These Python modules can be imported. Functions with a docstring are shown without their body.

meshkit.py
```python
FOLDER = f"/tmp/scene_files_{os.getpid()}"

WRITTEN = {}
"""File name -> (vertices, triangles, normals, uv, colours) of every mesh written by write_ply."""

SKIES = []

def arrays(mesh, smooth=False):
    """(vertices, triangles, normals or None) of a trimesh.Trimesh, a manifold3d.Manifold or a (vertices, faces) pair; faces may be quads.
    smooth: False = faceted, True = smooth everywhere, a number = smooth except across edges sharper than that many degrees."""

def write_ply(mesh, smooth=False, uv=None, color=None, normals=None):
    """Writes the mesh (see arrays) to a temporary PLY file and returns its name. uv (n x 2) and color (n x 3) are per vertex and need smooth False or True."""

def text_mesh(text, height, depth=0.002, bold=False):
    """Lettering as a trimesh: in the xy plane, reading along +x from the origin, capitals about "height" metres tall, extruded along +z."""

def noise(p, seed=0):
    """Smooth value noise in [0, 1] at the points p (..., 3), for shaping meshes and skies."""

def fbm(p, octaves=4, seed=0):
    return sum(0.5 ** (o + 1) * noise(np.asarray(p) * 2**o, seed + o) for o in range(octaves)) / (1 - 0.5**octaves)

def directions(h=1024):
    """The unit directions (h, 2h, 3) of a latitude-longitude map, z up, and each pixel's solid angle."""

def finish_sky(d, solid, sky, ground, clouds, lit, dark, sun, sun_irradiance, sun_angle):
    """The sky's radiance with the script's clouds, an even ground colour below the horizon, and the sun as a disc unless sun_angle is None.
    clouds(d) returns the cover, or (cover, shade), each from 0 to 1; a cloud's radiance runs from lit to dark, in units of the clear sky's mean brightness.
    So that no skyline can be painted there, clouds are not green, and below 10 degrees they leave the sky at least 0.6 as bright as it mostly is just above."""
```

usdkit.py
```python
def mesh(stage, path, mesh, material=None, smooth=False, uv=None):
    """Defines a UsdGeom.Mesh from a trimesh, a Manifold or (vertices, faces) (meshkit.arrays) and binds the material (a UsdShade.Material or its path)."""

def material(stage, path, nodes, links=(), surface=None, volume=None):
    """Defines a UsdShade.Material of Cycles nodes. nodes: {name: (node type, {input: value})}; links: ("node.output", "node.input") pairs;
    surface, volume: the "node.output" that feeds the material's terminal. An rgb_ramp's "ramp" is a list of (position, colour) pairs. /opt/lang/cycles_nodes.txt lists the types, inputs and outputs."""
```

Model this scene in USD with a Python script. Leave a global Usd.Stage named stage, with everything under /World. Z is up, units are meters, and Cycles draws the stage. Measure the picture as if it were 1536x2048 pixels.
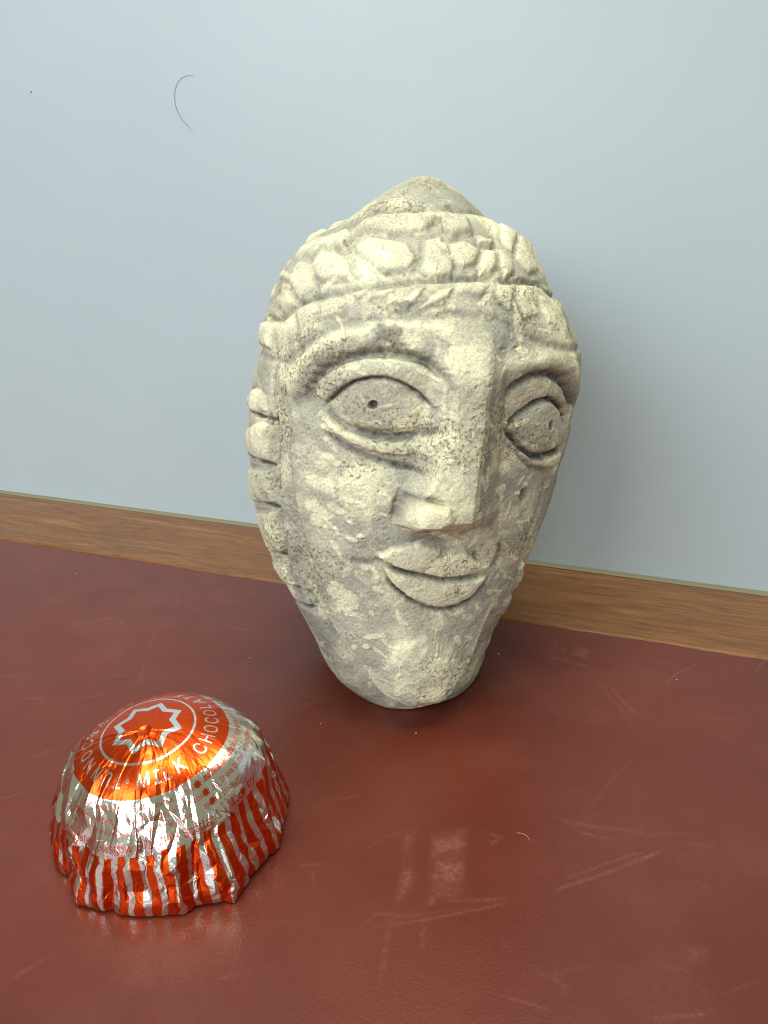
import math
import numpy as np
import trimesh
import shapely
import usdkit
import meshkit
from PIL import Image, ImageDraw
from scipy.interpolate import PchipInterpolator, LinearNDInterpolator
from scipy.spatial import cKDTree
from pxr import Usd, UsdGeom, UsdLux, UsdShade, Sdf, Gf, Vt

stage = Usd.Stage.CreateInMemory()
UsdGeom.SetStageUpAxis(stage, UsdGeom.Tokens.z)
UsdGeom.SetStageMetersPerUnit(stage, 1.0)
UsdGeom.Xform.Define(stage, '/World')
UsdGeom.Scope.Define(stage, '/World/Looks')
rng = np.random.default_rng(11)

# ---------------------------------------------------------------- camera: a phone held 16 cm above the desk, tipped down
cam = UsdGeom.Camera.Define(stage, '/World/camera')
cam.CreateHorizontalApertureAttr(24.0)
cam.CreateVerticalApertureAttr(32.0)
cam.CreateFocalLengthAttr(23.125)
cam.CreateClippingRangeAttr(Gf.Vec2f(0.01, 50.0))
cam.AddTranslateOp().Set(Gf.Vec3d(0, 0, 0.16))
cam.AddRotateXOp().Set(90.0 - 20.5)
cam.CreateExposureAttr(0.06)
cam.CreateFStopAttr(0.0)


def mat(name, nodes, links, surface):
    return usdkit.material(stage, '/World/Looks/' + name, nodes, links, surface=surface)


# ---------------------------------------------------------------- light: a window behind to the left, a warm ceiling lamp, the dim room
def rect(name, pos, to, w, h, intensity, color):
    l = UsdLux.RectLight.Define(stage, '/World/' + name)
    l.CreateWidthAttr(w)
    l.CreateHeightAttr(h)
    l.CreateIntensityAttr(intensity)
    l.CreateColorAttr(Gf.Vec3f(*color))
    m = Gf.Matrix4d().SetLookAt(Gf.Vec3d(*pos), Gf.Vec3d(*to), Gf.Vec3d(0, 0, 1)).GetInverse()
    l.AddTransformOp().Set(m)
    return l


rect('window_light', (-0.66, -0.46, 0.64), (0.0, 0.27, 0.08), 0.7, 0.62, 7.0, (0.90, 0.96, 1.0))
rect('far_window_light', (-0.25, -1.9, 0.62), (0.0, 0.2, 0.05), 1.25, 0.7, 4.5, (0.90, 0.96, 1.0))
rect('ceiling_light', (0.0, 0.06, 1.7), (0.0, 0.14, 0.0), 1.1, 0.6, 10.5, (1.0, 0.96, 0.76))
dome = UsdLux.DomeLight.Define(stage, '/World/room_light')
room_m = usdkit.material(stage, '/World/Looks/room_air', {'b': ('background_shader', {'color': (1.0, 0.96, 0.68), 'strength': 0.255})}, [], surface='b.background')
UsdShade.MaterialBindingAPI.Apply(dome.GetPrim()).Bind(room_m)


# ---------------------------------------------------------------- helpers
def tag(prim, label=None, cat=None, group=None, kind=None):
    for k, v in (('label', label), ('category', cat), ('group', group), ('kind', kind)):
        if v:
            prim.SetCustomDataByKey(k, v)
    return prim


def thing(name, label, cat, group=None):
    x = UsdGeom.Xform.Define(stage, '/World/' + name)
    return tag(x.GetPrim(), label, cat, group)


def put(path, v, f, material, normals=None, color=None, smooth=True):
    """One Mesh prim; color is a per-vertex primvar named wear."""
    m = UsdGeom.Mesh.Define(stage, path)
    m.CreatePointsAttr(Vt.Vec3fArray.FromNumpy(np.ascontiguousarray(v, np.float32)))
    m.CreateFaceVertexCountsAttr(Vt.IntArray.FromNumpy(np.full(len(f), 3, np.int32)))
    m.CreateFaceVertexIndicesAttr(Vt.IntArray.FromNumpy(np.ascontiguousarray(f, np.int32).ravel()))
    m.CreateSubdivisionSchemeAttr('none')
    if normals is not None:
        m.CreateNormalsAttr(Vt.Vec3fArray.FromNumpy(np.ascontiguousarray(normals, np.float32)))
        m.SetNormalsInterpolation('vertex')
    if color is not None:
        UsdGeom.PrimvarsAPI(m).CreatePrimvar('wear', Sdf.ValueTypeNames.Color3fArray, 'vertex').Set(Vt.Vec3fArray.FromNumpy(np.ascontiguousarray(color, np.float32)))
    UsdShade.MaterialBindingAPI.Apply(m.GetPrim()).Bind(material)
    return m.GetPrim()


def vertex_normals(v, f):
    n = np.zeros_like(v)
    g = np.cross(v[f[:, 1]] - v[f[:, 0]], v[f[:, 2]] - v[f[:, 0]])
    for k in range(3):
        for j in range(3):
            n[:, j] += np.bincount(f[:, k], g[:, j], len(v))
    return n / np.maximum(np.linalg.norm(n, axis=1, keepdims=True), 1e-20)


def split(root, v, f, part_of_face, names, material, color=None, labels={}):
    """One continuous skin, cut along its own edges into parts."""
    n = vertex_normals(v, f)
    out = {}
    for k, name in enumerate(names):
        ff = f[part_of_face == k]
        if not len(ff):
            continue
        used, inv = np.unique(ff, return_inverse=True)
        out[name] = put(f'{root.GetPath()}/{name}', v[used], inv.reshape(-1, 3), material, n[used], None if color is None else color[used])
        if name in labels:
            tag(out[name], labels[name])
    return out


def grid_faces(rows, cols, wrap=True):
    i = np.arange(rows - 1)[:, None] * cols + np.arange(cols if wrap else cols - 1)[None]
    j = (np.arange(cols if wrap else cols - 1) + 1) % cols
    j = np.arange(rows - 1)[:, None] * cols + j[None]
    i, j = i.ravel(), j.ravel()
    return np.vstack([np.c_[i, j, j + cols], np.c_[i, j + cols, i + cols]])


def sstep(x, a=0.0, b=1.0):
    t = np.clip((x - a) / (b - a), 0, 1)
    return t * t * (3 - 2 * t)


def box(cx, cy, cz, sx, sy, sz, bevel=0.0):
    if bevel <= 0:
        m = trimesh.creation.box((sx, sy, sz))
    else:
        b = bevel
        q = np.array([(x, y, z) for x in (-1, 1) for y in (-1, 1) for z in (-1, 1)], float)
        pts = np.vstack([q * (sx / 2, sy / 2 - b, sz / 2 - b), q * (sx / 2 - b, sy / 2, sz / 2 - b), q * (sx / 2 - b, sy / 2 - b, sz / 2)])
        m = trimesh.Trimesh(pts, process=False).convex_hull
    m.apply_translation((cx, cy, cz))
    return m


# ---------------------------------------------------------------- measured outlines
CARVED = {          # lines and outlines of the carving: across the face and up it, millimetres
    'brow_left': [(-49.4, 108.6), (-48.4, 115.9), (-46.9, 121.8), (-43.1, 126.5), (-38.6, 130.7), (-33.8, 133.0), (-28.1, 133.9), (-23.0, 135.0), (-17.3, 136.0), (-7.7, 135.0), (-3.2, 133.3)],
    'brow_gap': [(-26.8, 134.0), (-23.1, 135.8), (-19.6, 134.2), (-19.1, 131.3), (-25.1, 130.5)],
    'recess_left': [(-49.0, 109.9), (-44.7, 116.9), (-40.7, 123.9), (-35.5, 127.0), (-29.4, 129.1), (-23.3, 129.6), (-17.0, 128.7), (-12.2, 126.8), (-8.3, 123.1), (-6.4, 119.7)],
    'lid_left': [(-42.6, 115.6), (-42.0, 119.3), (-38.9, 122.4), (-34.1, 125.9), (-28.4, 127.5), (-22.3, 127.5), (-16.0, 126.6), (-11.2, 124.5), (-8.1, 120.9), (-8.3, 115.2), (-10.5, 113.2), (-14.3, 117.2), (-19.3, 120.3), (-24.0, 122.2), (-28.3, 122.0), (-32.6, 120.5), (-35.5, 118.1), (-40.0, 113.3)],
    'eye_left': [(-40.0, 112.7), (-35.5, 118.0), (-32.6, 120.3), (-28.3, 121.9), (-24.0, 122.1), (-19.3, 120.2), (-14.3, 117.0), (-10.5, 112.9), (-10.7, 108.7), (-15.3, 107.0), (-20.4, 106.2), (-25.3, 106.1), (-30.0, 106.9), (-34.4, 107.6), (-37.8, 109.3)],
    'lidline_left': [(-40.8, 112.2), (-35.3, 118.0), (-32.4, 120.3), (-28.1, 121.9), (-23.8, 122.0), (-19.0, 120.1), (-14.0, 117.0), (-10.2, 113.0)],
    'undergroove_left': [(-39.3, 111.0), (-37.9, 108.8), (-34.3, 106.3), (-28.2, 104.7), (-21.7, 103.8), (-15.0, 104.9), (-8.6, 107.3)],
    'lower_lid_left': [(-42.0, 110.1), (-41.1, 107.9), (-38.8, 105.6), (-34.5, 102.8), (-29.4, 100.5), (-23.6, 99.3), (-16.9, 98.9), (-11.7, 99.8), (-9.3, 103.6), (-8.8, 106.3), (-15.2, 103.5), (-21.9, 102.6), (-28.4, 103.6), (-34.5, 105.4), (-38.1, 107.9), (-40.3, 111.0)],
    'lower_line_left': [(-41.5, 105.1), (-38.4, 103.1), (-33.1, 100.1), (-28.3, 98.0), (-21.7, 96.0), (-13.2, 94.1)],
    'socket_left': [(-45.9, 113.0), (-43.8, 118.8), (-40.5, 123.7), (-35.3, 127.5), (-28.8, 129.8), (-22.9, 130.3), (-16.3, 129.3), (-11.2, 127.1), (-7.3, 122.8), (-5.7, 116.9), (-6.1, 106.2), (-8.9, 99.4), (-14.8, 94.3), (-22.1, 95.9), (-29.1, 98.2), (-35.9, 101.5), (-41.1, 104.7), (-44.2, 108.9)],
    'pupil_left': [(-26.9, 113.8)],
    'recess_right': [(14.1, 113.8), (14.2, 117.0), (16.7, 119.0), (22.2, 120.6), (29.1, 120.7), (37.6, 117.1), (43.0, 111.5), (49.3, 105.0)],
    'brow_right': [(6.5, 122.3), (11.8, 124.3), (18.8, 125.0), (26.4, 124.9), (34.4, 123.5), (41.4, 120.6), (46.4, 113.8)],
    'lid_right': [(13.6, 111.2), (13.5, 114.3), (14.3, 116.1), (18.6, 119.2), (24.9, 120.3), (30.5, 119.0), (36.5, 114.6), (40.9, 109.0), (43.5, 104.7), (40.7, 103.3), (37.5, 108.0), (33.0, 111.4), (29.2, 112.7), (24.2, 112.0), (20.8, 110.3), (17.2, 108.8), (13.5, 105.6)],
    'lidline_right': [(13.7, 104.7), (17.8, 108.5), (21.3, 110.0), (24.9, 111.7), (29.9, 112.4), (33.8, 111.1), (38.4, 107.6), (42.2, 101.7)],
    'eye_right': [(13.9, 104.9), (17.2, 108.6), (20.8, 110.1), (24.3, 111.8), (29.2, 112.5), (33.0, 111.2), (37.5, 107.9), (41.4, 101.0), (39.2, 95.1), (34.4, 94.3), (29.3, 94.4), (24.9, 95.3), (20.4, 98.6), (17.4, 101.8)],
    'under_right': [(14.1, 104.0), (17.9, 101.0), (21.0, 97.7), (25.6, 94.2), (30.2, 93.0), (35.5, 93.0), (40.8, 93.6)],
    'lower_lid_right': [(13.8, 102.4), (17.2, 100.0), (20.1, 97.2), (25.1, 93.6), (30.4, 92.2), (35.8, 92.1), (39.5, 92.7), (40.0, 88.0), (33.2, 88.2), (25.5, 91.0), (19.9, 95.9), (15.0, 99.7)],
    'lower_line_right': [(14.4, 101.1), (20.4, 95.5), (26.2, 90.3), (34.2, 87.2), (42.3, 85.9)],
    'socket_right': [(12.8, 114.2), (13.8, 118.7), (20.4, 121.4), (28.6, 121.7), (38.9, 118.5), (46.5, 108.3), (34.1, 87.6), (26.2, 90.5), (20.0, 95.8), (14.6, 101.4)],
    'pupil_right': [(31.5, 103.5)],
    'upper_lip': [(-25.7, 66.6), (-25.3, 67.4), (-21.6, 69.5), (-13.8, 71.5), (-9.3, 69.1), (-4.6, 67.0), (1.8, 66.5), (6.3, 62.7), (11.4, 59.4), (10.7, 59.0), (5.1, 58.1), (-0.4, 58.2), (-6.4, 58.8), (-12.2, 60.6), (-16.7, 62.0), (-21.5, 64.2)],
    'mouth_line': [(-26.3, 65.5), (-21.0, 63.0), (-16.1, 60.9), (-11.6, 59.4), (-5.7, 57.5), (0.4, 56.9), (6.1, 56.7), (13.1, 57.3)],
    'lower_lip': [(-25.0, 64.0), (-21.5, 63.3), (-16.7, 61.1), (-12.2, 59.7), (-6.3, 57.9), (-0.3, 57.3), (5.2, 57.1), (10.8, 58.0), (9.9, 54.6), (5.1, 49.7), (-0.8, 47.6), (-6.6, 47.7), (-11.7, 49.6), (-16.4, 52.6), (-21.6, 57.5)],
    'lip_line': [(-24.2, 61.1), (-20.9, 55.7), (-15.5, 50.6), (-10.7, 47.4), (-5.4, 45.5), (0.5, 45.3), (6.5, 47.3), (11.6, 52.2), (13.4, 55.3)],
    'nostril': [(-10.9, 76.3), (1.0, 73.5)],
    'philtrum_pit': [(-6.6, 66.6)],
    'lip_pit': [(5.7, 64.1)],
    'wing_left': [(-20.9, 78.1), (-19.9, 83.8), (-17.9, 86.6), (-13.4, 87.6), (-8.4, 85.9), (-7.4, 81.8), (-13.7, 79.1), (-18.6, 78.2)],
    'wing_crease': [(-21.6, 78.8), (-20.3, 84.1), (-18.3, 87.3), (-13.7, 88.4), (-8.5, 86.8)],
    'valley': [(-55.0, 111.4), (-51.6, 95.9), (-49.3, 80.2), (-46.5, 67.2), (-44.6, 55.1), (-41.7, 42.0), (-38.6, 28.0), (-30.4, 16.1)],
    'chin_boss': [(-23.9, 25.8), (-20.3, 34.3), (-10.4, 37.2), (-0.1, 30.9), (5.5, 19.7), (-2.6, 10.5), (-13.7, 10.4), (-20.0, 14.6)],
    'brow_edge': [(-48.0, 113.9), (-45.7, 120.5), (-42.0, 125.4), (-37.5, 129.9), (-32.6, 131.9), (-26.9, 132.8), (-21.0, 133.9), (-15.7, 133.1), (-8.8, 131.2)],
    'cap_rim': [(-29.6, 160.1), (-26.9, 161.6), (-23.9, 162.4), (-20.4, 164.6), (-16.1, 166.2), (-10.2, 166.4), (-2.4, 166.5), (1.6, 166.6), (9.8, 166.0), (17.5, 165.2), (20.8, 163.9), (24.8, 162.4)],
    'hair_line': [(-48.9, 135.0), (-44.7, 140.2), (-40.2, 142.5), (-29.6, 145.5), (-20.7, 146.6), (-8.5, 148.0), (-1.6, 148.3), (10.8, 148.1), (16.2, 147.2), (24.0, 146.9), (31.5, 145.3), (36.2, 142.3)],
    'band_line': [(-48.4, 123.4), (-46.1, 126.9), (-42.4, 131.0), (-38.1, 134.3), (-32.0, 136.7), (-26.5, 137.8), (-17.8, 138.0), (-4.2, 139.4), (10.2, 137.3), (17.7, 133.4), (26.8, 129.1), (39.8, 125.9)],
    'temple_edge': [(-54.6, 138.0), (-52.8, 134.6), (-51.6, 130.7), (-49.6, 125.9)],
    'face_edge': [(-55.0, 123.3), (-51.5, 109.2), (-50.0, 97.9), (-48.6, 87.9), (-46.2, 78.0), (-42.9, 65.0), (-39.7, 51.1)],
    'hair_edge': [(-62.5, 126.1), (-60.5, 116.9), (-56.7, 105.4), (-54.2, 91.7), (-53.3, 74.0), (-52.4, 65.8), (-53.4, 58.3), (-53.3, 50.9), (-50.9, 47.7), (-49.6, 42.8), (-48.9, 36.4)],
    'chin_edge_left': [(-46.4, 48.8), (-43.4, 41.8), (-40.2, 36.2), (-35.1, 28.3), (-29.2, 19.8), (-23.2, 12.3), (-15.7, 8.0)],
    'chin_edge_right': [(16.3, 39.8), (12.2, 32.3), (9.2, 24.2), (5.5, 17.7), (1.5, 12.5), (-3.4, 7.5), (-11.2, 6.8)],
    'face_plane': [(-42.6, 51.1), (-35.2, 31.1), (-24.3, 22.7), (-12.5, 20.0), (0.4, 21.2), (9.6, 30.9)],
    'chin_pit': [(-1.7, 13.5), (1.3, 14.3)],
    'cheek_hole': [(23.5, 81.5)],
    'smile_left': [(-34.1, 64.7), (-29.0, 63.8), (-25.0, 64.7)],
    'smile_right': [(15.7, 67.5), (16.2, 61.6), (14.4, 57.0)],
    'right_hair': [(34.4, 83.7), (34.8, 75.0), (32.6, 66.8), (32.7, 59.3), (34.9, 48.9), (33.0, 42.0)],
    'notches': [(-67.0, 102.2), (-56.6, 104.8), (-64.4, 87.3), (-55.0, 89.9), (-62.6, 73.0), (-54.1, 75.8), (-65.5, 53.5), (-53.5, 58.7), (-62.7, 42.0), (-50.8, 46.7), (-67.3, 32.8), (-50.1, 39.4)],
}
LOBES = [          # curls and leaves
    [(-21.5, 159.5), (-15.5, 158.7), (-12.1, 157.1), (-11.0, 153.6), (-13.9, 150.7), (-20.0, 150.3), (-22.6, 151.8), (-25.8, 155.2), (-26.2, 157.3)],
    [(-24.5, 160.1), (-20.9, 163.3), (-15.5, 164.6), (-4.9, 164.9), (-0.4, 164.3), (-7.2, 160.8), (-13.6, 160.4), (-20.0, 160.7)],
    [(-38.2, 151.8), (-34.8, 155.0), (-31.1, 155.4), (-29.0, 152.2), (-29.3, 148.4), (-33.2, 148.3), (-37.2, 147.5), (-38.7, 148.9)],
    [(-45.0, 146.6), (-41.4, 151.5), (-38.5, 153.0), (-39.4, 148.8), (-39.0, 145.3), (-43.9, 141.6)],
    [(-48.4, 140.5), (-45.7, 145.2), (-44.9, 140.1), (-48.1, 136.5)],
    [(-34.6, 155.7), (-30.4, 158.9), (-25.8, 160.8), (-25.4, 158.7), (-29.1, 155.9)],
    [(-7.1, 158.3), (-1.8, 159.5), (-1.0, 155.3), (0.0, 152.3), (-1.6, 149.4), (-8.3, 148.8), (-10.3, 150.9)],
    [(1.0, 163.3), (8.0, 164.0), (9.1, 160.8), (1.8, 159.8), (0.3, 161.1)],
    [(-3.2, 157.1), (5.0, 158.3), (9.9, 155.8), (6.4, 152.3), (2.4, 150.8), (0.3, 152.3)],
    [(11.4, 156.2), (15.3, 155.7), (13.8, 151.2), (11.1, 149.2), (7.6, 149.3), (7.9, 152.2)],
    [(16.7, 156.4), (21.0, 152.5), (20.0, 149.5), (16.0, 148.1), (14.9, 151.2)],
    [(10.2, 159.8), (16.3, 158.2), (13.7, 156.7), (10.1, 157.7)],
    [(21.3, 162.2), (27.2, 159.5), (22.4, 155.6), (19.8, 157.9)],
    [(27.9, 158.6), (33.7, 157.0), (34.1, 149.6), (27.3, 149.2), (23.4, 153.5)],
    [(-30.0, 144.1), (-26.6, 145.9), (-26.4, 144.0), (-28.9, 142.7)],
    [(-25.9, 143.9), (-20.3, 145.7), (-18.9, 145.2), (-22.3, 143.2), (-25.7, 142.8)],
    [(-12.7, 140.9), (-6.1, 145.2), (-2.1, 145.9), (-4.5, 143.1), (-10.1, 141.0)],
    [(-0.8, 147.3), (7.0, 147.4), (9.7, 146.2), (5.9, 143.6), (-0.2, 144.6)],
    [(12.3, 146.0), (16.1, 146.2), (17.6, 144.3), (15.3, 139.3), (12.2, 141.4), (11.5, 143.8)],
    [(20.0, 145.7), (23.4, 145.9), (25.3, 142.6), (27.0, 137.6), (20.4, 137.1), (18.9, 142.0)],
    [(27.5, 142.9), (31.5, 141.7), (34.8, 136.7), (34.1, 132.6), (29.7, 135.1)],
    [(-39.0, 140.9), (-33.7, 143.1), (-31.4, 142.0), (-34.4, 138.6), (-38.9, 136.9)],
    [(-17.0, 142.9), (-13.0, 145.5), (-10.9, 145.5), (-14.5, 141.6), (-16.7, 140.4)],
]
SIDE_LOBES = [     # round curls down the sides: round the head and up it
    [(-88.6, 103.2), (-76.0, 110.8), (-64.0, 110.6), (-62.2, 106.2), (-75.7, 102.0)],
    [(-86.7, 93.1), (-63.8, 101.8), (-57.0, 101.8), (-56.4, 91.1), (-74.0, 86.9)],
    [(-84.1, 79.0), (-56.3, 88.5), (-55.0, 77.4), (-75.6, 70.2)],
    [(-72.3, 67.2), (-54.6, 74.6), (-53.9, 60.5), (-69.8, 53.1)],
    [(-69.1, 50.1), (-54.8, 56.5), (-51.5, 48.3), (-60.6, 45.3)],
    [(-83.3, 124.5), (-89.1, 131.3), (-70.7, 132.9), (-68.3, 125.9)],
    [(-49.0, 39.2), (-51.4, 42.0), (-51.8, 45.7), (-48.7, 46.7), (-46.7, 43.8)],
    [(37.3, 53.5), (45.8, 44.7), (44.4, 38.2), (44.5, 38.8), (34.9, 50.7)],
    [(41.7, 38.8), (44.5, 35.6), (44.0, 28.4), (38.6, 31.6), (34.3, 39.4)],
]
STROKES = [       # half width, strength, line
    (0.00068, 0.5, [(0.0019, 0.1392), (0.0008, 0.1317), (-0.0011, 0.1191)]),
    (0.00054, 0.4, [(0.0104, 0.1409), (0.0091, 0.129)]),
    (0.00054, 0.45, [(-0.0064, 0.1344), (-0.002, 0.1392), (0.0056, 0.1383), (0.0323, 0.1429)]),
    (0.00054, 0.4, [(-0.0035, 0.135), (0.0117, 0.1376), (0.033, 0.1425)]),
    (0.00068, 0.35, [(0.0136, 0.1429), (0.0253, 0.1432), (0.0325, 0.1438)]),
    (0.00068, 0.5, [(0.0432, 0.1457), (0.059, 0.1516), (0.0783, 0.1599)]),
    (0.00054, 0.4, [(0.0472, 0.1495), (0.0647, 0.1567), (0.0724, 0.1592)]),
    (0.00108, 0.4, [(0.0478, 0.172), (0.0602, 0.1685), (0.0778, 0.1656), (0.0887, 0.1656)]),
    (0.00054, 0.4, [(0.0549, 0.1671), (0.0638, 0.1634)]),
    (0.00068, 0.5, [(0.0814, 0.245), (0.084, 0.2306), (0.087, 0.2152)]),
    (0.00081, 0.5, [(0.0858, 0.2406), (0.0878, 0.2281), (0.0902, 0.2224)]),
    (0.00068, 0.4, [(0.1114, 0.2144), (0.1137, 0.2116), (0.1152, 0.2071)]),
    (0.00068, 0.4, [(0.0819, 0.1495), (0.0852, 0.1466)]),
    (0.00068, 0.35, [(0.0284, 0.1667), (0.0332, 0.1645), (0.0294, 0.1615)]),
    (0.00054, 0.3, [(0.0352, 0.1214), (0.0432, 0.1239), (0.0503, 0.1255)]),
    (0.00054, 0.3, [(0.0325, 0.1258), (0.043, 0.119)]),
    (0.00068, 0.35, [(-0.0207, 0.1777), (-0.0148, 0.1792), (-0.0079, 0.1809)]),
    (0.00054, 0.3, [(0.0652, 0.2032), (0.0622, 0.1974), (0.0581, 0.1898)]),
    (0.00054, 0.25, [(0.0621, 0.2158), (0.0845, 0.2195)]),
    (0.00081, 0.35, [(0.0579, 0.1122), (0.0716, 0.1136)]),
    (0.00054, 0.5, [(-0.1344, 0.2865), (-0.1165, 0.2956), (-0.1004, 0.3154)]),
    (0.00081, 0.5, [(-0.0932, 0.242), (-0.0954, 0.2543), (-0.0976, 0.2696), (-0.0984, 0.291)]),
    (0.00054, 0.4, [(-0.0846, 0.242), (-0.0826, 0.2489), (-0.0821, 0.2543)]),
    (0.00054, 0.4, [(-0.1052, 0.2464), (-0.0986, 0.2468), (-0.0942, 0.245)]),
    (0.00068, 0.4, [(-0.0996, 0.2354), (-0.0926, 0.243)]),
    (0.00054, 0.45, [(-0.1488, 0.2464), (-0.1403, 0.2468)]),
    (0.00054, 0.35, [(-0.0682, 0.3077), (-0.0612, 0.318)]),
    (0.00054, 0.35, [(-0.1176, 0.229), (-0.1024, 0.2354)]),
    (0.00068, 0.3, [(-0.1212, 0.2186), (-0.1082, 0.226)]),
    (0.00041, 0.3, [(0.0387, 0.243), (0.0441, 0.2403), (0.0453, 0.2245)]),
    (0.00054, 0.35, [(0.1112, 0.2572), (0.1092, 0.2471)]),
    (0.00054, 0.3, [(-0.0228, 0.1545), (-0.016, 0.1547)]),
    (0.00041, 0.3, [(-0.0192, 0.1528), (-0.0179, 0.1455)]),
    (0.00068, 0.3, [(-0.1162, 0.1792), (-0.109, 0.1835)]),
    (0.00068, 0.3, [(-0.0858, 0.1214), (-0.0774, 0.129)]),
    (0.00081, 0.3, [(-0.0388, 0.1214), (-0.0243, 0.1251)]),
    (0.00068, 0.3, [(0.0261, 0.1178), (0.0366, 0.1144)]),
    (0.00041, 0.3, [(-0.0982, 0.3207), (-0.0959, 0.3028)]),
    (0.00041, 0.35, [(-0.1395, 0.3317), (-0.1403, 0.3375)]),
    (0.00054, 0.3, [(0.0756, 0.1178), (0.0862, 0.1214)]),
    (0.00068, 0.3, [(0.1001, 0.2215), (0.1087, 0.2209)]),
    (0.00054, 0.55, [(0.0663, 0.2606), (0.0811, 0.2521)]),
    (0.00041, 0.5, [(0.0718, 0.2749), (0.0667, 0.2614)]),
]
PATCHES = [
    (0.55, [(0.0047, 0.1656), (0.0096, 0.1671), (0.0088, 0.1562), (0.0093, 0.1495), (0.0054, 0.1432), (0.0028, 0.1399), (0.0019, 0.1402), (0.0036, 0.1526)]),
    (0.6, [(0.0129, 0.1671), (0.0251, 0.169), (0.0211, 0.1438), (0.0104, 0.1405), (0.0113, 0.1528)]),
    (0.5, [(0.0719, 0.2753), (0.0744, 0.2741), (0.0686, 0.2591), (0.0663, 0.2606)]),
    (0.5, [(0.0744, 0.2724), (0.0771, 0.2712), (0.0743, 0.2617), (0.0713, 0.2629)]),
    (0.45, [(0.0778, 0.2708), (0.0863, 0.2664), (0.0828, 0.2568), (0.0757, 0.261)]),
    (0.5, [(0.0675, 0.2633), (0.0823, 0.255), (0.0811, 0.2521), (0.0663, 0.2606)]),
    (0.35, [(0.0283, 0.1328), (0.0316, 0.1324), (0.0312, 0.1283), (0.0283, 0.129)]),
    (0.2, [(0.0718, 0.1317), (0.0797, 0.1303), (0.0766, 0.1245), (0.0699, 0.1251)]),
    (0.2, [(0.0403, 0.1264), (0.0441, 0.1178), (0.0394, 0.1172), (0.0372, 0.1226)]),
]
HAIR = [(-0.0925, 0.41186, 0.23288), (-0.09675, 0.41332, 0.23292), (-0.10011, 0.41446, 0.23162), (-0.10292, 0.41543, 0.22811), (-0.10398, 0.41579, 0.22337), (-0.10314, 0.4155, 0.21849), (-0.10061, 0.41464, 0.21394), (-0.09488, 0.41267, 0.20856)]
SPECK = (-0.18656, 0.44406, 0.23095)
FIBRE = [(0.0377, 0.1656, 0.00025), (0.0396, 0.1654, 0.00025), (0.0408, 0.1641, 0.00025), (0.041, 0.1626, 0.00025)]
CRUMBS = [(-0.1556, 0.3392), (-0.116, 0.2887), (-0.0542, 0.2595), (0.0467, 0.2625), (0.1124, 0.2437), (0.011, 0.2113), (-0.0222, 0.2166)]
STAINS = [        # across, up, half width, half height (mm), how dark
    (-35.1, 95.1, 1.4, 1.9, 0.0001),
    (-21.9, 133.6, 5.3, 2.8, 0.42),
    (-19.7, 131.2, 4.0, 1.6, 0.4),
    (-18.5, 141.3, 5.9, 2.6, 0.38),
    (23.0, 82.6, 1.6, 2.2, 0.25),
    (-7.5, 169.0, 0.9, 1.4, 0.5),
    (4.8, 168.5, 1.4, 0.8, 0.5),
    (-27.9, 155.9, 0.8, 1.6, 0.4),
    (-37.8, 106.2, 4.0, 2.0, -1),
    (-40.5, 89.2, 4.7, 3.4, -1),
    (-42.3, 78.5, 3.4, 6.2, -1),
    (-7.3, 91.0, 6.2, 9.3, -1),
    (-19.4, 63.8, 6.2, 2.2, -1),
    (-35.5, 49.8, 4.0, 6.2, -1),
    (-1.5, 126.9, 9.3, 5.3, -1),
    (-51.0, 113.1, 2.2, 4.7, 0.2),
]
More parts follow.
